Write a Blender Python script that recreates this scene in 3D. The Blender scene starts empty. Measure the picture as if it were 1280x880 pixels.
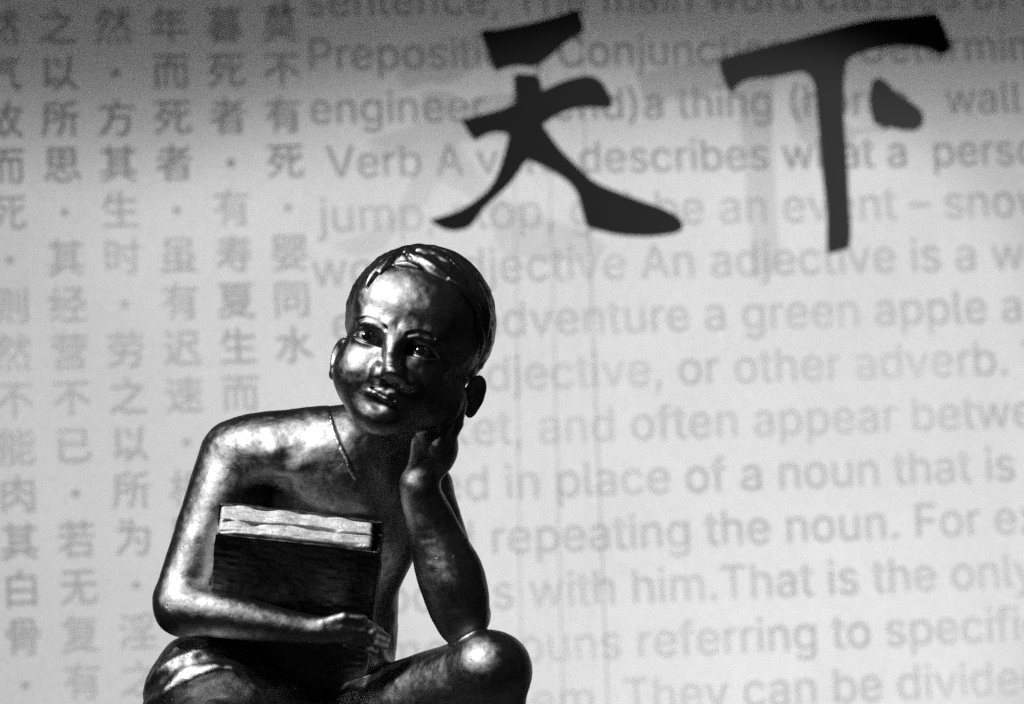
import bpy, bmesh, math, random
import numpy as np
from mathutils import Vector, Matrix
from mathutils.geometry import delaunay_2d_cdt

random.seed(3)
scene = bpy.context.scene
C = scene.collection

# ------------------------------------------------------------------ camera, world, lamps, exposure
S = 0.0009            # metres per sculpting unit (one unit = one pixel of the photograph at the statue)
D = 4.5               # camera to statue
ZC = 0.711            # camera height
cam_d = bpy.data.cameras.new('camera')
cam_d.sensor_width = 36.0
cam_d.lens = 36.0 * D / (1280 * S)
cam_d.clip_end = 100
cam_d.dof.use_dof = True
cam_d.dof.focus_distance = D - 0.06
cam_d.dof.aperture_fstop = 4.0
cam = bpy.data.objects.new('camera', cam_d)
cam.location = (0, -D, ZC)
cam.rotation_euler = (math.radians(90), 0, 0)
C.objects.link(cam)
scene.camera = cam

w = bpy.data.worlds.new('World')
scene.world = w
w.use_nodes = True
w.node_tree.nodes['Background'].inputs[0].default_value = (0.5, 0.5, 0.5, 1)
w.node_tree.nodes['Background'].inputs[1].default_value = 0.024

scene.view_settings.view_transform = 'Standard'
scene.view_settings.look = 'None'
scene.view_settings.gamma = 1
scene.view_settings.exposure = 0
scene.cycles.use_denoising = False
scene.cycles.max_bounces = 6
scene.cycles.sample_clamp_indirect = 4

def aim(o, tgt):
    o.rotation_euler = (Vector(tgt) - o.location).to_track_quat('-Z', 'Y').to_euler()

def lamp(name, kind, loc, tgt, energy, **kw):
    l = bpy.data.lights.new(name, kind)
    l.energy = energy
    for k, v in kw.items():
        setattr(l, k, v)
    o = bpy.data.objects.new(name, l)
    o.location = loc
    C.objects.link(o)
    aim(o, tgt)
    return o

# the gallery lamp on the statue, high on the left
lamp('key_lamp', 'SPOT', (-1.74, -1.46, 2.44), (-0.15, 0, 0.72), 365, spot_size=math.radians(30), spot_blend=0.4, shadow_soft_size=0.20)
# unseen backlight added to brighten the display, its top shaded by an added cloth
lamp('added_backlight', 'AREA', (-0.25, 3.3, 0.10), (-0.25, 1.5, -0.10), 104, shape='RECTANGLE', size=2.4, size_y=0.8)
# the ceiling spot to the right that throws the lettering's faint shadows on the display
lamp('ceiling_spot', 'SPOT', (2.25, -0.15, 1.45), (0.14, 1.5, 0.50), 104, spot_size=math.radians(30), spot_blend=0.3, shadow_soft_size=0.03)

# ------------------------------------------------------------------ helpers
def tag(o, label=None, cat=None, group=None, kind=None):
    if label: o['label'] = label
    if cat: o['category'] = cat
    if group: o['group'] = group
    if kind: o['kind'] = kind
    return o

def empty(name, loc):
    o = bpy.data.objects.new(name, None)
    o.location = loc
    o.empty_display_size = 0.05
    C.objects.link(o)
    return o

def link_mesh(name, verts, faces, mat, parent=None, smooth=True):
    me = bpy.data.meshes.new(name)
    me.from_pydata([tuple(v) for v in verts], [], [tuple(f) for f in faces])
    me.update()
    if smooth:
        me.polygons.foreach_set('use_smooth', [True] * len(me.polygons))
    me.materials.append(mat)
    o = bpy.data.objects.new(name, me)
    C.objects.link(o)
    if parent is not None:
        o.parent = parent
        o.location = -parent.location if parent.parent is None else (0, 0, 0)
    return o

def link_quads(name, v, q, mat, parent=None):
    """fast path for big quad meshes (numpy arrays)"""
    me = bpy.data.meshes.new(name)
    me.vertices.add(len(v)); me.vertices.foreach_set('co', v.astype(np.float32).ravel())
    me.loops.add(q.size); me.loops.foreach_set('vertex_index', q.astype(np.int32).ravel())
    me.polygons.add(len(q))
    me.polygons.foreach_set('loop_start', np.arange(0, q.size, 4, dtype=np.int32))
    me.polygons.foreach_set('loop_total', np.full(len(q), 4, np.int32))
    me.update(calc_edges=True)
    me.validate()
    me.polygons.foreach_set('use_smooth', np.ones(len(me.polygons), bool))
    me.materials.append(mat)
    o = bpy.data.objects.new(name, me)
    C.objects.link(o)
    if parent is not None:
        o.parent = parent
        o.location = -parent.location if parent.parent is None else (0, 0, 0)
    return o

# ------------------------------------------------------------------ materials
def new_mat(name):
    m = bpy.data.materials.new(name)
    m.use_nodes = True
    nt = m.node_tree
    nt.nodes.clear()
    out = nt.nodes.new('ShaderNodeOutputMaterial')
    return m, nt, out

def N(nt, t, **kw):
    n = nt.nodes.new(t)
    for k, v in kw.items():
        if k.startswith('i_'):
            n.inputs[k[2:].replace('_', ' ')].default_value = v
        else:
            setattr(n, k, v)
    return n

def ramp(nt, fac, stops):
    r = nt.nodes.new('ShaderNodeValToRGB')
    e = r.color_ramp.elements
    while len(e) < len(stops): e.new(0.5)
    for i, (p, v) in enumerate(stops):
        e[i].position = p
        e[i].color = (v, v, v, 1)
    nt.links.new(fac, r.inputs[0])
    return r.outputs[0]

def bronze(name, base_lo, base_hi, rough_lo, rough_hi, pit=0.5, metal=1.0, streak=None):
    m, nt, out = new_mat(name)
    L = nt.links.new
    p = N(nt, 'ShaderNodeBsdfAnisotropic', distribution='BECKMANN')
    tc = N(nt, 'ShaderNodeTexCoord')
    mp = N(nt, 'ShaderNodeMapping')
    L(tc.outputs['Object'], mp.inputs[0])
    if streak: mp.inputs['Scale'].default_value = streak
    big = N(nt, 'ShaderNodeTexNoise', i_Scale=26.0, i_Detail=6.0, i_Roughness=0.6)
    L(mp.outputs[0], big.inputs['Vector'])
    fine = N(nt, 'ShaderNodeTexNoise', i_Scale=210.0, i_Detail=4.0, i_Roughness=0.65)
    L(mp.outputs[0], fine.inputs['Vector'])
    mid = N(nt, 'ShaderNodeTexNoise', i_Scale=100.0, i_Detail=5.0, i_Roughness=0.6)
    L(mp.outputs[0], mid.inputs['Vector'])
    vor = N(nt, 'ShaderNodeTexVoronoi', i_Scale=95.0)
    L(mp.outputs[0], vor.inputs['Vector'])
    # colour: worn metal with darker patina patches
    mix = N(nt, 'ShaderNodeMath', operation='ADD')
    L(big.outputs[0], mix.inputs[0]); L(fine.outputs[0], mix.inputs[1])
    col = ramp(nt, mix.outputs[0], [(0.0, base_lo), (0.42, base_lo), (0.60, base_hi), (1.0, base_hi)])
    half = N(nt, 'ShaderNodeMath', operation='MULTIPLY'); half.inputs[1].default_value = 0.5
    L(mix.outputs[0], half.inputs[0])
    col = ramp(nt, half.outputs[0], [(0.38, base_lo), (0.56, base_hi)])
    L(col, p.inputs['Color'])
    rg = ramp(nt, mid.outputs[0], [(0.3, rough_lo), (0.7, rough_hi)])
    L(rg, p.inputs['Roughness'])
    # pits: sparse small dents
    pits = ramp(nt, vor.outputs['Distance'], [(0.0, 0.0), (0.16, 1.0)])
    gate = ramp(nt, big.outputs[0], [(0.48, 1.0), (0.6, 0.0)])
    mx = N(nt, 'ShaderNodeMath', operation='MAXIMUM')
    L(pits, mx.inputs[0]); L(gate, mx.inputs[1])
    b1 = N(nt, 'ShaderNodeBump', i_Strength=0.6 * pit, i_Distance=0.0012)
    L(mx.outputs[0], b1.inputs['Height'])
    b2 = N(nt, 'ShaderNodeBump', i_Strength=0.3 * pit, i_Distance=0.0016)
    L(mid.outputs[0], b2.inputs['Height']); L(b1.outputs[0], b2.inputs['Normal'])
    b3 = N(nt, 'ShaderNodeBump', i_Strength=0.8 * pit, i_Distance=0.0007)
    L(fine.outputs[0], b3.inputs['Height']); L(b2.outputs[0], b3.inputs['Normal'])
    L(b3.outputs[0], p.inputs['Normal'])
    # a thin sharper wax sheen over the worn metal, and dull dirt
    g = N(nt, 'ShaderNodeBsdfAnisotropic', distribution='BECKMANN', i_Roughness=0.3)
    L(col, g.inputs['Color']); L(b3.outputs[0], g.inputs['Normal'])
    m1 = N(nt, 'ShaderNodeMixShader'); m1.inputs[0].default_value = 0.10
    L(p.outputs[0], m1.inputs[1]); L(g.outputs[0], m1.inputs[2])
    df = N(nt, 'ShaderNodeBsdfDiffuse')
    L(col, df.inputs[0]); L(b3.outputs[0], df.inputs['Normal'])
    m2 = N(nt, 'ShaderNodeMixShader'); m2.inputs[0].default_value = 1.0 - metal
    L(m1.outputs[0], m2.inputs[1]); L(df.outputs[0], m2.inputs[2])
    L(m2.outputs[0], out.inputs[0])
    return m

M_skin = bronze('bronze', 0.22, 0.42, 0.48, 0.60, 0.5, 0.97)
M_hair = bronze('hair_bronze', 0.2, 0.46, 0.46, 0.58, 0.5, 0.97)
M_cloth = bronze('cloth_bronze', 0.2, 0.44, 0.46, 0.60, 1.0, 0.97)
M_cover = bronze('cover_bronze', 0.05, 0.12, 0.45, 0.6, 0.7, 0.97)
M_pages = bronze('page_bronze', 0.55, 0.85, 0.45, 0.6, 1.4, metal=0.25)

def plain(name, v, rough=0.6, noise=0.15, scale=30.0, bump=0.2):
    m, nt, out = new_mat(name)
    L = nt.links.new
    p = N(nt, 'ShaderNodeBsdfPrincipled', i_Roughness=rough)
    tc = N(nt, 'ShaderNodeTexCoord')
    n = N(nt, 'ShaderNodeTexNoise', i_Scale=scale, i_Detail=5.0)
    L(tc.outputs['Object'], n.inputs['Vector'])
    L(ramp(nt, n.outputs[0], [(0.3, v * (1 - noise)), (0.7, v * (1 + noise))]), p.inputs['Base Color'])
    b = N(nt, 'ShaderNodeBump', i_Strength=bump, i_Distance=0.001)
    L(n.outputs[0], b.inputs['Height']); L(b.outputs[0], p.inputs['Normal'])
    L(p.outputs[0], out.inputs[0])
    return m

M_black = plain('black_lacquer', 0.006, 0.55, 0.2, 40, 0.1)
M_grey = plain('dull_grey', 0.10, 0.5)
M_pupil = plain('hollow_shade', 0.006, 0.12, 0.2, 60, 0.0)
M_floor = plain('floor', 0.03, 0.8, 0.3, 6, 0.2)
M_stone = plain('stone', 0.10, 0.85, 0.35, 18, 0.8)

def panel_material():
    m, nt, out = new_mat('display_sheet')
    L = nt.links.new
    tc = N(nt, 'ShaderNodeTexCoord')
    g = N(nt, 'ShaderNodeTexNoise', i_Scale=330.0, i_Detail=3.0, i_Roughness=0.8)   # woven grain of the sheet
    c = N(nt, 'ShaderNodeTexNoise', i_Scale=5.0, i_Detail=4.0)                       # faint clouding
    L(tc.outputs['Object'], g.inputs['Vector']); L(tc.outputs['Object'], c.inputs['Vector'])
    a = ramp(nt, g.outputs[0], [(0.25, 0.60), (0.75, 0.98)])
    b = ramp(nt, c.outputs[0], [(0.3, 0.93), (0.7, 1.0)])
    mu = N(nt, 'ShaderNodeMath', operation='MULTIPLY')
    L(a, mu.inputs[0]); L(b, mu.inputs[1])
    t = N(nt, 'ShaderNodeBsdfTranslucent')
    d = N(nt, 'ShaderNodeBsdfDiffuse')
    L(mu.outputs[0], t.inputs[0]); L(mu.outputs[0], d.inputs[0])
    mx = N(nt, 'ShaderNodeMixShader'); mx.inputs[0].default_value = 0.5
    L(t.outputs[0], mx.inputs[1]); L(d.outputs[0], mx.inputs[2])
    L(mx.outputs[0], out.inputs[0])
    return m
M_panel = panel_material()

def scrim_material():
    m, nt, out = new_mat('added_scrim')
    t = N(nt, 'ShaderNodeBsdfTranslucent')
    tc = N(nt, 'ShaderNodeTexCoord')
    n = N(nt, 'ShaderNodeTexNoise', i_Scale=60.0)
    nt.links.new(tc.outputs['Object'], n.inputs['Vector'])
    nt.links.new(ramp(nt, n.outputs[0], [(0.3, 0.40), (0.7, 0.48)]), t.inputs[0])
    nt.links.new(t.outputs[0], out.inputs[0])
    return m
M_scrim = scrim_material()

def ink_material(lo, hi):
    m, nt, out = new_mat('printed_ink')
    L = nt.links.new
    tc = N(nt, 'ShaderNodeTexCoord')
    n = N(nt, 'ShaderNodeTexNoise', i_Scale=3.2, i_Detail=5.0)          # unevenly faded
    L(tc.outputs['Object'], n.inputs['Vector'])
    t = N(nt, 'ShaderNodeBsdfTransparent')
    sx = N(nt, 'ShaderNodeSeparateXYZ')
    L(tc.outputs['Object'], sx.inputs[0])
    glare_fade = ramp(nt, sx.outputs[2], [(0.93, 1.0), (1.0, 0.62)])             # darker along the top; glare on the lower text is put into its colour
    fd = N(nt, 'ShaderNodeMath', operation='MULTIPLY')
    L(ramp(nt, n.outputs[0], [(0.3, lo), (0.7, hi)]), fd.inputs[0]); L(glare_fade, fd.inputs[1])
    L(fd.outputs[0], t.inputs[0])
    L(t.outputs[0], out.inputs[0])
    return m
M_ink = ink_material(0.58, 0.84)
M_ink_dark = ink_material(0.55, 0.84)

# ------------------------------------------------------------------ the setting
def box_mesh(x0, x1, y0, y1, z0, z1):
    v = [(x, y, z) for x in (x0, x1) for y in (y0, y1) for z in (z0, z1)]
    f = [(0, 1, 3, 2), (4, 6, 7, 5), (0, 4, 5, 1), (2, 3, 7, 6), (0, 2, 6, 4), (1, 5, 7, 3)]
    return v, f
v, f = box_mesh(-4, 4, -5.5, 5, -0.1, 0)
tag(link_mesh('floor', v, f, M_floor, smooth=False), kind='structure')

# display panel: its own frame of axes
YAW, PIT, ROL = 0.20766994, -0.10928054, -0.02824944
PM = Matrix.Rotation(YAW, 3, 'Z') @ Matrix.Rotation(PIT, 3, 'X') @ Matrix.Rotation(ROL, 3, 'Y')
P0 = Vector((0, 1.5, ZC))
def pan(u, v, n=0.0):
    return P0 + PM @ Vector((u, -n, v))

panel = empty('text_panel', (0, 1.5, 0))
tag(panel, 'tall pale translucent display panel printed with grey Chinese and English text behind the statue', 'display panel')
def panel_box(u0, u1, v0, v1, n0, n1):
    v = [pan(u, vv, n) for u in (u0, u1) for n in (n0, n1) for vv in (v0, v1)]
    f = [(0, 1, 3, 2), (4, 6, 7, 5), (0, 4, 5, 1), (2, 3, 7, 6), (0, 2, 6, 4), (1, 5, 7, 3)]
    return v, f
# a single translucent sheet
nu, nv = 24, 20
sv, sf = [], []
for i in range(nu + 1):
    for j in range(nv + 1):
        sv.append(pan(-1.25 + 2.6 * i / nu, -0.69 + 1.55 * j / nv, 0))
for i in range(nu):
    for j in range(nv):
        a = i * (nv + 1) + j
        sf.append((a, a + nv + 1, a + nv + 2, a + 1))
link_mesh('panel_sheet', sv, sf, M_panel, panel)
# slim rails that hold the sheet along its edges
for u0, u1, v0, v1 in ((-1.28, -1.25, -0.67, 0.89), (1.35, 1.38, -0.74, 0.89), (-1.25, 1.35, 0.86, 0.89)):
    v, f = panel_box(u0, u1, v0, v1, -0.02, 0.02)
    link_mesh('edge_rail', v, f, M_grey, panel, smooth=False)

# unseen cloth added behind the sheet to shade its top from the low lamp
link_mesh('added_shade_cloth', [pan(-1.25, 0.165, -0.60), pan(1.35, 0.165, -0.60), pan(1.35, 0.86, -0.60), pan(-1.25, 0.86, -0.60)], [(0, 1, 2, 3)], M_scrim, panel, smooth=False)

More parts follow.
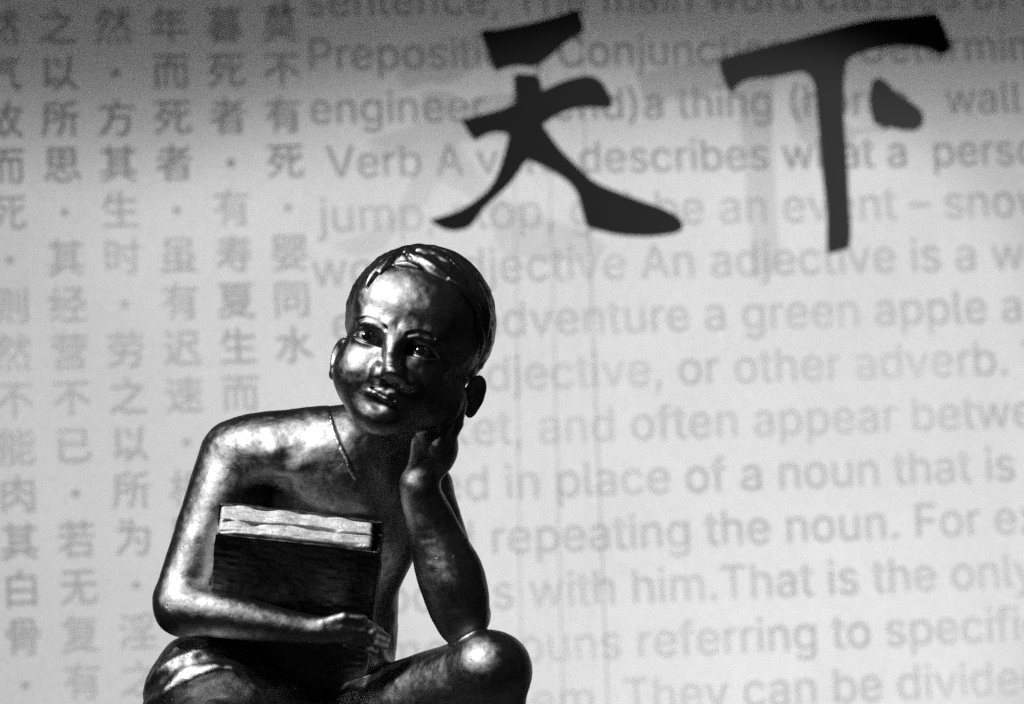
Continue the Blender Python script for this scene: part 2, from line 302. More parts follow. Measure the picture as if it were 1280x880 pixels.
# ---- lettering outlines: character | advance | contours (200 units to the em)
GLYPHS = """a|78|32,-2 25,-1 19,1 14,4 10,9 7,15 6,22 7,28 9,32 12,36 16,39 25,42 36,44 47,45 53,47 55,49 55,51 53,59 48,64 39,66 30,64 24,60 20,55 8,58 11,64 16,69 21,73 27,75 39,77 48,76 57,72 61,69 64,64 67,58 67,50 67,0 55,0 55,10 54,10 50,5 43,0;34,9 40,10 46,12 50,15 53,19 54,23 55,28 55,38 52,36 46,35 40,34 35,34 27,32 21,28 19,25 18,21 20,14 26,10
b|85|46,-2 40,-1 34,1 28,6 24,12 22,12 22,0 11,0 11,102 23,102 23,64 24,64 27,69 34,75 39,76 46,77 55,76 63,72 69,66 74,59 77,49 78,38 77,27 74,17 69,9 63,3 55,0;44,9 51,10 56,13 60,18 63,23 65,30 66,38 65,45 63,52 60,58 56,62 51,65 44,66 38,65 32,62 28,58 25,53 23,46 23,38 23,30 25,23 28,17 32,13 38,10
c|79|41,-2 32,0 23,3 16,9 11,17 8,27 7,37 8,49 11,58 16,66 23,72 32,76 41,77 52,75 61,71 68,64 72,55 61,52 58,58 54,62 48,65 41,66 35,65 29,62 25,57 22,52 20,45 19,37 20,30 22,23 25,18 29,13 35,10 41,9 49,10 54,13 58,18 61,23 73,20 68,11 61,4 52,0
d|85|39,-2 30,0 22,3 16,9 11,17 8,27 7,38 8,49 11,59 16,66 22,72 30,76 39,77 46,76 51,75 57,69 61,64 62,64 62,102 74,102 74,0 63,0 63,12 61,12 57,6 50,1 45,-1;41,9 47,10 53,13 57,17 60,23 62,30 62,38 62,46 60,53 57,58 53,62 47,65 41,66 34,65 29,62 25,58 22,52 20,45 19,38 20,30 22,23 25,18 29,13 34,10
e|81|42,-2 32,0 23,3 16,9 11,17 8,26 7,37 8,48 11,58 16,66 23,72 31,76 41,77 53,75 59,72 64,68 68,63 71,56 74,48 74,39 74,34 15,34 15,44 68,44 62,40 61,47 60,54 57,59 53,63 47,65 41,66 35,65 29,63 25,59 22,54 20,48 19,42 19,36 20,28 22,21 26,16 30,12 36,10 42,9 51,11 57,15 61,21 73,18 71,13 67,8 62,4 57,1 50,-1
f|51|46,76 46,65 1,65 1,76;16,0 16,86 17,92 19,97 23,101 27,104 37,106 44,105 49,104 45,94 43,94 39,95 34,94 31,92 29,89 28,84 28,0
g|85|41,-30 34,-30 27,-28 16,-22 10,-14 20,-8 24,-13 31,-18 41,-19 50,-18 56,-15 61,-9 62,-1 62,14 61,14 57,8 50,3 45,2 39,1 30,2 23,5 16,11 11,18 8,27 7,38 8,49 11,59 16,66 22,72 30,76 39,77 46,76 51,75 58,69 62,64 63,64 63,76 74,76 74,-2 73,-11 70,-18 65,-23 58,-27 50,-29;41,12 47,13 53,15 57,19 60,24 62,31 62,39 62,46 60,53 57,58 53,62 47,65 41,66 34,65 29,62 25,58 22,52 20,46 19,39 20,31 22,25 25,19 29,15 34,13
h|82|23,45 23,0 11,0 11,102 23,102 23,57 20,57 25,66 30,72 37,76 45,77 53,76 59,74 64,70 68,64 71,57 71,48 71,0 59,0 59,47 58,55 55,61 49,65 42,66 37,65 32,63 28,61 25,57 23,51
i|33|11,0 11,76 23,76 23,0;17,89 13,89 11,91 9,94 8,97 9,100 11,102 13,104 17,105 20,104 23,102 25,100 25,97 25,94 23,91 20,89
j|33|11,76 23,76 23,-6 22,-13 20,-18 17,-23 13,-26 7,-28 1,-29 -2,-29 -2,-17 0,-17 5,-17 8,-14 10,-11 11,-6;17,89 13,89 11,91 9,94 8,97 9,100 11,102 13,104 17,105 20,104 23,102 25,100 25,97 25,94 23,91 20,89
k|76|22,27 22,42 24,42 57,76 72,76 37,40 35,40;11,0 11,102 23,102 23,0;59,0 30,37 38,46 74,0
l|38|28,0 20,1 15,4 12,9 11,17 11,102 23,102 23,20 24,12 26,11 29,10 32,11 34,11 36,1 32,0
m|122|11,0 11,76 22,76 22,59 24,65 26,69 34,75 44,77 51,76 57,72 62,66 64,59 62,59 64,64 67,69 76,75 87,77 94,77 99,74 104,71 108,66 111,59 111,51 111,0 99,0 99,51 98,58 95,63 89,65 84,66 79,66 75,64 69,58 67,49 67,0 55,0 55,52 54,58 51,62 46,65 40,66 32,64 28,61 25,58 23,53 23,48 23,0
n|82|23,45 23,0 11,0 11,76 22,76 22,57 20,57 25,66 30,72 37,76 45,77 53,76 59,74 64,70 68,64 71,57 71,48 71,0 59,0 59,47 58,55 55,61 49,65 42,66 37,65 32,63 28,61 25,57 23,51
o|83|41,-2 32,0 23,3 16,9 11,17 8,27 7,37 8,49 11,58 16,66 23,72 32,76 41,77 51,76 60,72 67,66 72,58 75,49 76,37 75,27 72,17 67,9 60,3 51,0;41,9 48,10 54,13 58,18 61,23 63,30 64,37 63,45 61,52 58,57 54,62 48,65 41,66 35,65 29,62 25,57 22,52 20,45 19,37 20,30 22,23 25,18 29,13 35,10
p|85|11,-29 11,76 22,76 22,64 24,64 27,69 34,75 39,76 46,77 55,76 63,72 69,66 74,59 77,49 78,38 77,27 74,17 69,9 63,3 55,0 46,-2 40,-1 35,1 28,6 24,12 23,12 23,-29;44,9 51,10 56,13 60,18 63,23 65,30 66,38 65,45 63,52 60,58 56,62 51,65 44,66 38,65 32,62 28,58 25,53 23,46 23,38 23,30 25,23 28,17 32,13 38,10
q|85|74,-29 62,-29 62,12 61,12 57,6 50,1 45,-1 39,-2 30,0 22,3 16,9 11,17 8,27 7,38 8,49 11,59 16,66 22,72 30,76 39,77 46,76 51,75 57,69 61,64 63,64 63,76 74,76;41,9 47,10 53,13 57,17 60,23 62,30 62,38 62,46 60,53 57,58 53,62 47,65 41,66 34,65 29,62 25,58 22,52 20,45 19,38 20,30 22,23 25,18 29,13 34,10
r|52|11,0 11,76 22,76 22,64 23,64 26,69 30,73 36,76 43,77 46,77 49,77 49,64 46,65 41,65 36,65 32,63 28,60 25,57 23,52 23,47 23,0
s|73|36,-2 29,-1 22,1 17,4 12,8 9,13 7,19 19,21 21,16 25,12 30,10 36,9 43,10 49,12 52,16 54,21 53,24 51,27 47,29 42,31 30,34 21,37 14,42 11,47 9,55 10,61 13,66 17,71 23,74 30,76 37,77 45,76 51,74 56,72 60,68 65,58 54,55 52,60 49,63 44,66 37,67 31,66 26,63 23,60 22,55 22,52 25,49 34,45 46,42 55,39 61,34 65,28 66,21 65,15 62,9 58,5 52,1 45,-1
t|45|41,76 41,65 1,65 1,76;13,94 25,94 25,20 26,15 27,12 30,11 34,10 37,10 40,11 43,0 38,-1 34,-1 25,0 18,4 14,10 13,19
u|82|36,-1 29,0 23,2 18,6 14,12 11,19 11,28 11,76 23,76 23,29 24,21 27,15 33,11 40,10 45,11 50,12 54,15 57,19 59,24 59,31 59,76 71,76 71,0 60,0 60,18 61,18 57,9 51,3 44,0
v|78|33,0 3,76 17,76 33,31 37,17 41,4 37,4 41,17 45,31 61,76 74,76 45,0
w|113|28,0 5,76 17,76 27,43 31,27 35,8 33,8 37,27 41,43 50,76 63,76 72,43 76,27 80,8 78,8 83,27 87,43 96,76 109,76 86,0 74,0 64,34 61,45 58,56 55,68 58,68 55,56 53,45 50,34 40,0
x|76|4,0 34,44 34,34 6,76 20,76 29,61 36,51 41,41 35,41 40,51 47,61 56,76 70,76 42,34 42,43 72,0 57,0 46,17 40,27 35,36 41,36 36,27 30,17 18,0
y|78|9,-28 12,-17 14,-17 21,-18 26,-15 30,-7 33,0 3,76 17,76 33,31 37,17 41,4 37,4 40,17 45,31 61,76 74,76 41,-12 35,-21 28,-27 18,-29 13,-29
z|76|8,0 8,9 51,64 51,65 10,65 10,76 67,76 67,66 25,12 25,11 68,11 68,0
T|90|6,90 6,102 83,102 83,90 51,90 51,0 39,0 39,90
P|89|12,0 12,102 47,102 58,101 66,97 73,92 78,86 81,78 82,70 81,61 78,53 73,47 66,41 58,38 47,37 22,37 22,48 47,48 54,49 59,51 64,54 67,59 68,64 69,70 68,75 67,80 64,85 59,88 54,90 46,90 25,90 25,0
C|102|53,-1 41,0 30,5 21,13 14,23 10,36 8,51 10,66 14,79 21,89 30,97 41,102 53,103 68,101 75,98 80,94 85,89 90,84 93,77 95,70 82,70 78,79 71,86 63,90 53,91 45,90 37,86 30,81 25,73 22,63 21,51 22,39 25,29 30,21 37,15 45,12 53,11 63,12 71,16 78,23 82,32 95,32 93,25 90,18 86,12 80,8 75,4 68,1 61,-1
V|96|41,0 3,102 17,102 38,41 43,27 50,6 47,6 53,28 58,41 79,102 93,102 56,0
A|96|3,0 40,102 55,102 93,0 79,0 57,60 53,74 46,96 49,96 43,74 38,60 17,0;22,28 22,40 74,40 74,28
D|100|44,0 19,0 19,11 43,11 54,13 64,16 71,22 76,30 79,40 80,51 79,62 76,72 71,80 64,86 55,89 44,90 19,90 19,102 45,102 59,100 71,96 80,88 87,78 91,66 92,51 91,36 87,24 80,14 70,6 58,2;25,102 25,0 12,0 12,102
F|82|12,0 12,102 74,102 74,90 25,90 25,56 69,56 69,44 25,44 25,0
,|38|8,-24 14,14 27,14 17,-24
.|38|19,-1 16,0 13,2 11,5 10,8 11,12 13,15 16,17 19,17 23,17 26,15 28,12 28,8 28,5 26,2 23,0
(|55|18,41 20,65 26,88 35,108 47,108 38,86 32,63 30,41 32,23 38,3 47,-19 35,-19 28,-4 22,11 19,26
)|55|7,-19 17,4 23,23 24,41 22,63 16,86 7,108 19,108 28,88 35,65 37,41 36,26 32,11 27,-4 19,-19
–|70|70,49 70,38 0,38 0,49
 |38|
气|200|18,41 18,37 60,37 60,41;18,59 11,44 2,33 7,30 13,37 18,46 65,46 65,51 21,51 23,58;11,31 11,27 49,27 52,4 62,-6 66,-3 67,6 64,9 63,2 62,0 56,9 54,31
故|200|42,41 57,41 54,28 49,17 45,28;6,27 6,-3 11,-3 11,2 31,2 31,27 34,25 39,33 42,22 46,12 38,5 28,-1 31,-6 41,0 49,8 56,0 64,-6 68,-1 59,4 52,12 58,25 62,41 67,41 67,46 44,46 47,58 41,59 37,42 29,28 31,27 21,27 21,40 34,40 34,45 21,45 21,59 16,59 16,45 3,45 3,40 16,40 16,27;11,22 26,22 26,7 11,7
而|200|4,55 4,50 31,50 29,40 7,40 7,-6 13,-6 13,35 24,35 24,-3 29,-3 29,35 41,35 41,-3 46,-3 46,35 58,35 58,1 56,0 48,0 50,-5 60,-4 62,-2 63,1 63,40 34,40 37,50 67,50 67,55
死|200|61,40 46,28 46,49 66,49 66,54 4,54 4,49 18,49 12,35 3,23 6,20 12,26 16,33 31,33 28,25 25,18 15,26 12,23 22,13 13,5 3,0 7,-5 25,10 37,37 33,38 32,38 19,38 23,49 41,49 41,5 42,-1 49,-3 59,-3 65,0 67,10 62,12 62,4 59,2 49,2 47,2 46,5 46,22 65,35
则|200|23,8 35,-4 39,0 26,11;7,55 7,13 12,13 12,50 32,50 32,13 37,13 37,55;58,58 58,2 58,0 57,0 46,0 48,-5 60,-4 63,-2 64,2 64,58;45,53 45,11 50,11 50,53;20,46 20,26 17,11 3,-2 6,-6 21,9 25,25 25,46
然|200|54,55 61,45 65,48 57,57;24,8 26,-5 31,-4 29,8;39,8 43,-5 48,-4 43,9;53,8 62,-6 67,-3 58,10;12,10 3,-4 8,-6 17,9;46,58 46,45 46,44 35,44 35,39 46,39 42,26 28,15 32,11 43,20 49,31 55,19 64,12 67,16 57,25 52,39 66,39 66,44 51,44 51,45 51,58;18,59 12,46 2,34 6,31 13,39 19,48 30,48 27,39 19,44 17,41 25,36 21,29 13,35 10,32 18,26 12,21 4,16 8,12 25,27 36,51 33,53 32,53 21,53 23,58
不|200|39,33 52,24 63,14 67,18 56,28 43,37;5,54 5,49 36,49 22,31 3,18 7,13 20,22 32,34 32,-5 38,-5 38,41 43,49 65,49 65,54
能|200|27,29 27,23 12,23 12,29;7,34 7,-6 12,-6 12,9 27,9 27,1 26,-1 18,-1 20,-5 30,-5 31,-3 32,0 32,34;12,19 27,19 27,13 12,13;60,54 44,47 44,59 39,59 39,35 40,30 47,28 59,28 65,30 67,39 62,41 61,34 59,33 47,33 44,33 44,36 44,43 64,50;61,22 44,15 44,26 39,26 39,2 40,-3 47,-5 59,-5 65,-3 67,7 63,9 62,1 59,0 48,0 44,0 44,2 44,11 55,14 64,18;6,39 29,41 31,37 35,39 31,47 26,55 22,53 27,45 11,44 20,57 15,59 11,51 7,46 4,44
肉|200|7,48 7,-6 12,-6 12,43 31,43 26,34 15,27 18,23 28,29 34,36 51,24 55,28 36,41 37,43 58,43 58,1 58,0 57,0 46,0 48,-6 60,-5 63,-3 63,1 63,48 38,48 39,59 33,59 32,48;33,28 28,16 15,7 18,3 28,9 34,16 50,3 54,7 36,21 38,28
其|200|40,5 62,-5 66,-2 44,8;25,8 15,3 3,-1 7,-5 19,-1 30,5;48,59 48,51 22,51 22,59 17,59 17,51 6,51 6,46 17,46 17,14 4,14 4,9 66,9 66,14 53,14 53,46 65,46 65,51 53,51 53,59;22,14 22,22 48,22 48,14;22,46 48,46 48,39 22,39;22,34 48,34 48,27 22,27
白|200|31,59 27,48 10,48 10,-6 15,-6 15,0 55,0 55,-5 60,-5 60,48 33,48 38,58;15,5 15,21 55,21 55,5;15,26 15,42 55,42 55,26
骨|200|15,56 15,38 6,38 6,24 10,24 10,33 59,33 59,24 64,24 64,38 55,38 55,56;20,38 20,44 35,44 35,38;49,38 39,38 39,47 20,47 20,52 49,52;50,24 50,19 20,19 20,24;15,29 15,-6 20,-6 20,6 50,6 50,0 49,-1 40,-1 42,-6 53,-5 55,-3 55,0 55,29;20,15 50,15 50,10 20,10
与|200|4,17 4,12 48,12 48,17;18,57 11,27 16,27 17,27 57,27 54,9 50,1 47,0 34,1 36,-4 48,-5 52,-4 55,-2 59,7 62,29 62,32 18,32 21,44 61,44 61,49 22,49 24,57
之|200|16,9 10,7 3,0 7,-4 12,2 16,4 19,3 23,0 31,-3 42,-4 66,-3 67,3 42,2 32,2 24,5 22,6 44,23 61,43 57,45 56,45 7,45 7,40 52,40 36,23 17,9;29,57 36,45 41,48 34,59
以|200|26,50 37,33 41,36 31,52;53,56 47,19 24,-1 28,-6 40,2 49,11 63,-5 68,-2 60,7 51,16 56,33 59,56;10,1 35,14 33,19 17,12 17,53 11,53 11,12 10,8 7,6
所|200|37,52 37,28 36,13 28,-2 32,-6 41,11 43,28 43,30 54,30 54,-5 59,-5 59,30 67,30 67,35 43,35 43,48 55,50 66,54 62,58 51,54;12,25 12,27 12,36 26,36 26,25;31,57 20,54 7,52 7,27 6,12 2,-2 6,-6 10,7 12,21 31,21 31,41 12,41 12,48 24,50 34,53
思|200|20,17 20,3 22,-3 30,-4 44,-4 50,-2 53,8 48,10 47,2 43,1 30,1 26,1 25,3 25,17;27,20 41,9 45,13 30,23;52,16 58,7 61,-1 67,1 63,9 57,18;11,17 8,8 3,0 8,-2 13,6 16,16;10,56 10,24 59,24 59,56;15,38 32,38 32,29 15,29;37,38 54,38 54,29 37,29;15,51 32,51 32,42 15,42;37,51 54,51 54,42 37,42
经|200|3,4 4,-1 27,5 26,9;4,30 16,32 8,22 5,19 3,18 5,13 26,18 27,23 13,20 28,41 24,44 19,37 10,36 21,57 16,59 11,47 6,39 2,35;30,55 30,50 54,50 41,38 25,30 28,26 38,30 46,35 65,26 68,30 51,39 57,45 63,53 59,55 58,55;30,23 30,18 44,18 44,1 26,1 26,-4 67,-4 67,1 49,1 49,18 64,18 64,23
营|200|22,29 49,29 49,22 22,22;17,32 17,19 54,19 54,32;6,41 6,28 11,28 11,37 59,37 59,28 64,28 64,41;12,14 12,-6 17,-6 17,-3 54,-3 54,-6 59,-6 59,14;17,1 17,10 54,10 54,1;45,59 45,53 25,53 25,59 20,59 20,53 4,53 4,48 20,48 20,43 25,43 25,48 45,48 45,43 50,43 50,48 66,48 66,53 50,53 50,59
已|200|7,54 7,49 52,49 52,31 16,31 16,42 10,42 10,7 13,-2 25,-4 51,-4 63,0 67,13 61,15 59,4 52,2 25,2 17,3 16,7 16,26 52,26 52,22 58,22 58,54
若|200|4,35 4,30 24,30 15,18 2,9 6,5 18,14 18,-5 23,-5 23,-2 55,-2 55,-5 60,-5 60,21 24,21 30,30 66,30 66,35 32,35 35,42 30,43 27,35;23,3 23,16 55,16 55,3;45,59 45,52 25,52 25,59 20,59 20,52 4,52 4,47 20,47 20,40 25,40 25,47 45,47 45,40 50,40 50,47 66,47 66,52 50,52 50,59
无|200|8,54 8,49 31,49 30,33 4,33 4,28 29,28 21,11 3,-1 6,-6 26,9 34,28 36,28 36,4 38,-2 45,-4 58,-4 65,-1 67,10 62,12 61,3 58,1 46,1 42,2 41,4 41,28 67,28 67,33 35,33 36,49 63,49 63,54
复|200|20,31 53,31 53,26 20,26;20,39 53,39 53,35 20,35;15,43 15,22 23,22 15,15 7,9 10,5 19,12 30,4 16,1 2,-1 4,-6 20,-3 36,1 49,-3 64,-5 67,0 54,1 42,4 51,9 57,16 54,18 53,18 25,18 28,22 58,22 58,43;19,59 12,49 3,41 7,37 17,48 63,48 63,52 20,52 23,57;49,14 43,9 35,6 28,9 22,14
有|200|27,59 24,50 4,50 4,45 22,45 14,32 3,21 6,17 18,28 18,-6 23,-6 23,8 52,8 52,1 51,0 41,0 42,-5 55,-5 57,-3 58,1 58,37 24,37 28,45 66,45 66,50 30,50 33,58;23,20 52,20 52,13 23,13;23,25 23,32 52,32 52,25
民|200|7,-6 33,2 33,7 14,2 14,19 35,19 44,2 56,-5 62,-2 64,8 60,11 59,3 57,0 48,6 40,19 63,19 63,24 39,24 37,35 58,35 58,55 8,55 8,4 7,1 5,-1;33,24 14,24 14,35 32,35;14,50 53,50 53,40 14,40
方|200|31,57 36,47 5,47 5,42 24,42 20,17 3,-2 7,-6 22,8 28,25 53,25 51,8 48,1 45,0 33,0 35,-5 47,-5 50,-4 53,-2 56,6 58,28 59,30 29,30 30,42 66,42 66,47 36,47 41,49 36,59
生|200|17,58 11,43 4,32 8,29 16,40 32,40 32,25 12,25 12,20 32,20 32,2 4,2 4,-3 66,-3 66,2 38,2 38,20 61,20 61,25 38,25 38,40 63,40 63,45 38,45 38,59 32,59 32,45 18,45 22,57
时|200|33,32 44,15 49,17 38,34;23,28 23,12 11,12 11,28;23,33 11,33 11,48 23,48;6,53 6,2 11,2 11,7 28,7 28,53;54,58 54,45 31,45 31,40 54,40 54,2 53,1 52,0 39,0 41,-5 55,-4 58,-2 59,2 59,40 67,40 67,45 59,45 59,58
劳|200|6,38 6,26 11,26 11,34 59,34 59,26 64,26 64,38;45,59 45,52 25,52 25,59 20,59 20,52 4,52 4,47 20,47 20,41 25,41 25,47 45,47 45,41 50,41 50,47 66,47 66,52 50,52 50,59;29,31 29,23 10,23 10,18 28,18 21,6 3,-1 6,-5 26,3 33,18 54,18 53,6 51,1 48,0 37,0 39,-5 50,-5 53,-4 56,-3 58,4 59,21 60,23 34,23 35,31
为|200|11,55 19,44 23,47 16,57;35,26 44,12 49,15 39,28;29,59 29,50 29,42 6,42 6,37 28,37 22,17 4,-1 8,-5 27,15 33,37 57,37 56,11 53,1 50,0 39,1 41,-5 52,-5 56,-4 58,-2 61,9 63,39 63,42 34,42 34,50 34,59
淫|200|60,58 43,55 23,52 24,48 45,50 64,54;25,45 31,32 35,34 33,40 29,46;39,47 43,34 47,36 43,49;6,54 18,46 21,51 9,58;3,36 15,28 18,32 6,39;5,-1 9,-5 20,18 16,21;58,49 52,35 56,33 41,30 24,29 25,25 41,26 41,17 21,17 21,12 41,12 41,1 24,1 24,-4 65,-4 65,1 47,1 47,12 67,12 67,17 47,17 47,27 64,30 60,34 56,33 64,47
年|200|3,16 3,11 36,11 36,-6 41,-6 41,11 67,11 67,16 41,16 41,30 62,30 62,35 41,35 41,45 64,45 64,50 21,50 25,58 19,59 13,46 4,35 8,31 19,45 36,45 36,35 15,35 15,16;20,16 20,30 36,30 36,16
者|200|59,56 51,47 51,50 33,50 33,59 28,59 28,50 10,50 10,45 28,45 28,36 4,36 4,32 31,32 17,24 2,18 6,13 18,19 18,-6 24,-6 24,-3 52,-3 52,-5 58,-5 58,24 29,24 40,32 66,32 66,36 46,36 55,45 63,54;33,36 33,45 49,45 38,36;24,9 52,9 52,1 24,1;24,13 24,20 52,20 52,13
虽|200|18,52 52,52 52,43 18,43;10,31 10,9 15,9 15,12 32,12 32,3 4,2 4,-4 58,-1 62,-6 67,-4 60,4 51,11 47,8 53,3 38,3 38,12 61,12 61,31 38,31 38,39 58,39 58,56 12,56 12,39 32,39 32,31;32,27 32,17 15,17 15,27;38,27 55,27 55,17 38,17
迟|200|6,55 16,43 20,46 10,58;42,27 60,7 65,10 46,30;18,34 3,34 3,29 13,29 13,9 8,6 3,1 6,-4 11,2 16,5 18,3 22,0 31,-3 42,-3 66,-3 68,3 42,2 32,2 24,5 18,9;34,37 34,39 34,50 57,50 57,37;29,55 29,39 28,25 21,10 26,7 32,19 34,32 62,32 62,55
速|200|5,53 16,41 20,44 9,56;19,34 3,34 3,29 14,29 14,7 8,4 3,-1 6,-5 12,1 16,3 23,-1 31,-4 42,-4 66,-4 67,2 42,0 32,1 24,4 19,7;30,37 41,37 41,28 30,28;46,37 58,37 58,28 46,28;41,59 41,52 22,52 22,47 41,47 41,41 25,41 25,24 39,24 31,15 21,9 25,5 34,12 41,20 41,3 46,3 46,20 62,7 65,10 48,24 63,24 63,41 46,41 46,47 66,47 66,52 46,52 46,59
相|200|38,33 60,33 60,21 38,21;38,38 38,50 60,50 60,38;38,16 60,16 60,4 38,4;33,55 33,-5 38,-5 38,-1 60,-1 60,-5 65,-5 65,55;15,59 15,44 4,44 4,39 14,39 9,24 2,12 5,7 10,17 15,28 15,-6 20,-6 20,26 27,16 30,21 20,32 20,39 30,39 30,44 20,44 20,59
暮|200|18,35 53,35 53,31 18,31;18,42 53,42 53,38 18,38;21,4 50,4 50,0 21,0;21,7 21,11 50,11 50,7;13,46 13,27 25,27 22,24 4,24 4,19 18,19 11,14 2,10 5,6 15,11 15,-6 21,-6 21,-4 50,-4 50,-6 55,-6 55,11 65,7 68,11 59,14 51,19 66,19 66,24 28,24 30,27 58,27 58,46;21,15 25,19 45,19 50,15;44,59 44,54 26,54 26,59 21,59 21,54 4,54 4,50 21,50 21,46 26,46 26,50 44,50 44,46 49,46 49,50 66,50 66,54 49,54 49,59
寿|200|22,11 32,0 36,3 27,14;31,59 30,53 8,53 8,48 29,48 28,43 11,43 11,38 26,38 24,32 4,32 4,27 22,27 14,15 3,6 7,2 16,9 23,18 23,16 48,16 48,1 47,0 37,0 39,-5 51,-5 53,-3 54,1 54,16 65,16 65,20 54,20 54,26 48,26 48,20 24,20 28,27 66,27 66,32 30,32 32,38 60,38 60,43 33,43 34,48 63,48 63,53 35,53 36,58
夏|200|17,36 53,36 53,32 17,32;17,29 53,29 53,25 17,25;17,44 53,44 53,40 17,40;12,47 12,21 25,21 16,15 3,9 6,5 20,12 30,4 17,0 3,-1 5,-6 20,-3 35,1 49,-3 65,-6 68,-1 54,1 41,4 50,9 56,16 53,18 52,18 27,18 31,21 58,21 58,47 36,47 37,51 65,51 65,56 5,56 5,51 32,51 31,47;36,6 29,9 24,14 48,14 42,9
莫|200|17,29 54,29 54,23 17,23;17,39 54,39 54,33 17,33;12,43 12,19 33,19 31,14 4,14 4,9 29,9 20,3 3,-1 5,-6 25,0 35,9 47,-1 64,-6 67,-1 52,2 41,9 66,9 66,14 36,14 38,19 59,19 59,43;4,54 4,49 20,49 20,44 25,44 25,49 45,49 45,44 50,44 50,49 66,49 66,54 50,54 50,59 45,59 45,54 25,54 25,59 20,59 20,54
婴|200|7,57 7,34 12,34 12,53 28,53 28,34 32,34 32,57;38,57 38,34 42,34 42,53 58,53 58,34 63,34 63,57;47,15 43,10 38,6 22,9 27,15;14,6 31,3 19,0 4,-1 6,-6 25,-3 39,1 60,-6 64,-2 44,4 49,9 53,15 66,15 66,19 30,19 32,23 27,24 24,19 4,19 4,15 21,15;18,48 15,33 4,26 6,22 14,26 19,32 31,25 33,28 21,36 20,34 21,40 22,48;48,48 46,33 35,26 37,22 45,26 50,32 62,22 65,26 51,35 51,34 52,40 53,48
水|200|5,41 5,36 22,36 15,17 3,5 7,1 20,16 29,40 25,41 24,41;57,46 44,30 38,42 38,59 32,59 32,2 32,0 31,0 22,0 24,-6 35,-5 37,-2 38,2 38,31 49,14 64,2 68,7 56,15 46,26 62,42
矣|200|11,39 55,42 60,36 65,39 57,47 47,55 42,53 50,47 20,45 33,57 28,59 20,52 15,47 10,44;4,18 4,13 30,13 21,5 3,-1 6,-6 26,2 35,12 46,1 64,-6 67,-1 51,4 40,13 66,13 66,18 37,18 37,23 37,27 61,27 61,32 20,32 23,39 18,40 13,31 6,23 11,20 17,27 32,27 32,23 32,18
尽|200|23,23 44,15 46,19 25,27;16,5 35,0 50,-6 53,-1 37,5 19,9;13,56 13,43 11,27 2,10 7,6 15,20 18,35 44,35 52,18 64,7 68,11 57,21 50,35 60,35 60,56;18,51 55,51 55,40 18,40 18,43
同|200|17,43 17,38 53,38 53,43;26,26 44,26 44,13 26,13;21,31 21,4 26,4 26,9 49,9 49,31;6,55 6,-6 11,-6 11,50 59,50 59,1 58,0 57,-1 47,-1 49,-6 61,-5 63,-3 64,1 64,55"""
glyph = {}
for ln in GLYPHS.split('\n'):
    c, a, s = ln.split('|')
    glyph[c] = (int(a), [[tuple(map(int, p.split(','))) for p in q.split(' ')] for q in s.split(';')] if s else [])
glyph['·'] = (72, [[(30, 30), (42, 30), (42, 18), (30, 18)]])

_tess = {}
def tess(contours, key=None):
    """fill closed contours, holes left open"""
    if key in _tess: return _tess[key]
    pts, faces = [], []
    for ct in contours:
        faces.append(list(range(len(pts), len(pts) + len(ct))))
        pts += [Vector((x, y)) for x, y, *_ in ct]
    vo, _, fo, *_ = delaunay_2d_cdt(pts, [], faces, 2, 1e-4)
    vs = [(v.x, v.y, 0.0) for v in vo]
    fs = []
    for f in fo:
        a = sum(vo[p].x * vo[q].y - vo[q].x * vo[p].y for p, q in zip(f, f[1:] + f[:1]))
        fs.append(tuple(f) if a > 0 else tuple(reversed(f)))
    if key is not None: _tess[key] = (vs, fs)
    return vs, fs

def heavier(contours, w):
    """the outline pushed out by w units, for the bolder Chinese type"""
    area = sum(a[0] * b[1] - b[0] * a[1] for ct in contours for a, b in zip(ct, ct[1:] + ct[:1]))
    sg = 1 if area > 0 else -1
    out = []
    for ct in contours:
        n = len(ct); o = []
        for i in range(n):
            (ax, ay), (bx, by), (cx, cy) = ct[i - 1], ct[i], ct[(i + 1) % n]
            e1 = Vector((by - ay, ax - bx)); e2 = Vector((cy - by, bx - cx))
            if e1.length: e1.normalize()
            if e2.length: e2.normalize()
            m = e1 + e2
            if m.length < 0.3: m = e1
            m.normalize()
            o.append((bx + sg * w * m.x, by + sg * w * m.y))
        out.append(o)
    return out

def text_mesh(items, name, mat, bold=0.0):
    V, F = [], []
    for ch, u, v, k in items:                       # left, baseline, metres per unit
        if not glyph[ch][1]: continue
        vs, fs = tess(heavier(glyph[ch][1], bold) if bold else glyph[ch][1], (ch, bold))
        b = len(V)
        V += [pan(u + x * k, v + y * k, 0.003) for x, y, _ in vs]
        F += [tuple(i + b for i in f) for f in fs]
    return link_mesh(name, V, F, mat, panel, smooth=False)

K = 0.000503
LINES = [('a sentence, The main word classes of the', -347.0, 513.4),
         ('Preposition, Conjunction,     Determiners', -292.4, 431.8),
         ('engineer, friend)a thing (horse,  wall', -292.4, 350.3),
         ('Verb A verb describes what a  person', -269.9, 268.7),
         ('jump, stop, go) be an event – snow', -285.0, 187.2),
         ('word adjective An adjective is a word', -300.3, 105.6),
         ('easier adventure a green apple and', -273.8, 24.0),
         ('an adjective, or other adverb. They', -183.4, -57.5),
         ('basket, and often appear between', -226.5, -139.1),
         ('used in place of a noun that is not', -203.7, -220.6),
         ('avoid repeating the noun. For example', -248.3, -302.2),
         ('books with him.That is the only one', -214.9, -383.8),
         ('common nouns referring to specific', -362.1, -465.3),
         ('or them. They can be divided into', -150.9, -546.9)]
items = []
for t, u, v in LINES:
    u /= 1000.0; v /= 1000.0
    k = K * (0.935 if v > 0.2 else 1.0)             # the upper lines are set a little tighter
    for ch in t:
        items.append((ch, u, v, k)); u += glyph[ch][0] * k
text_mesh(items, 'english_text', M_ink, 0.5)

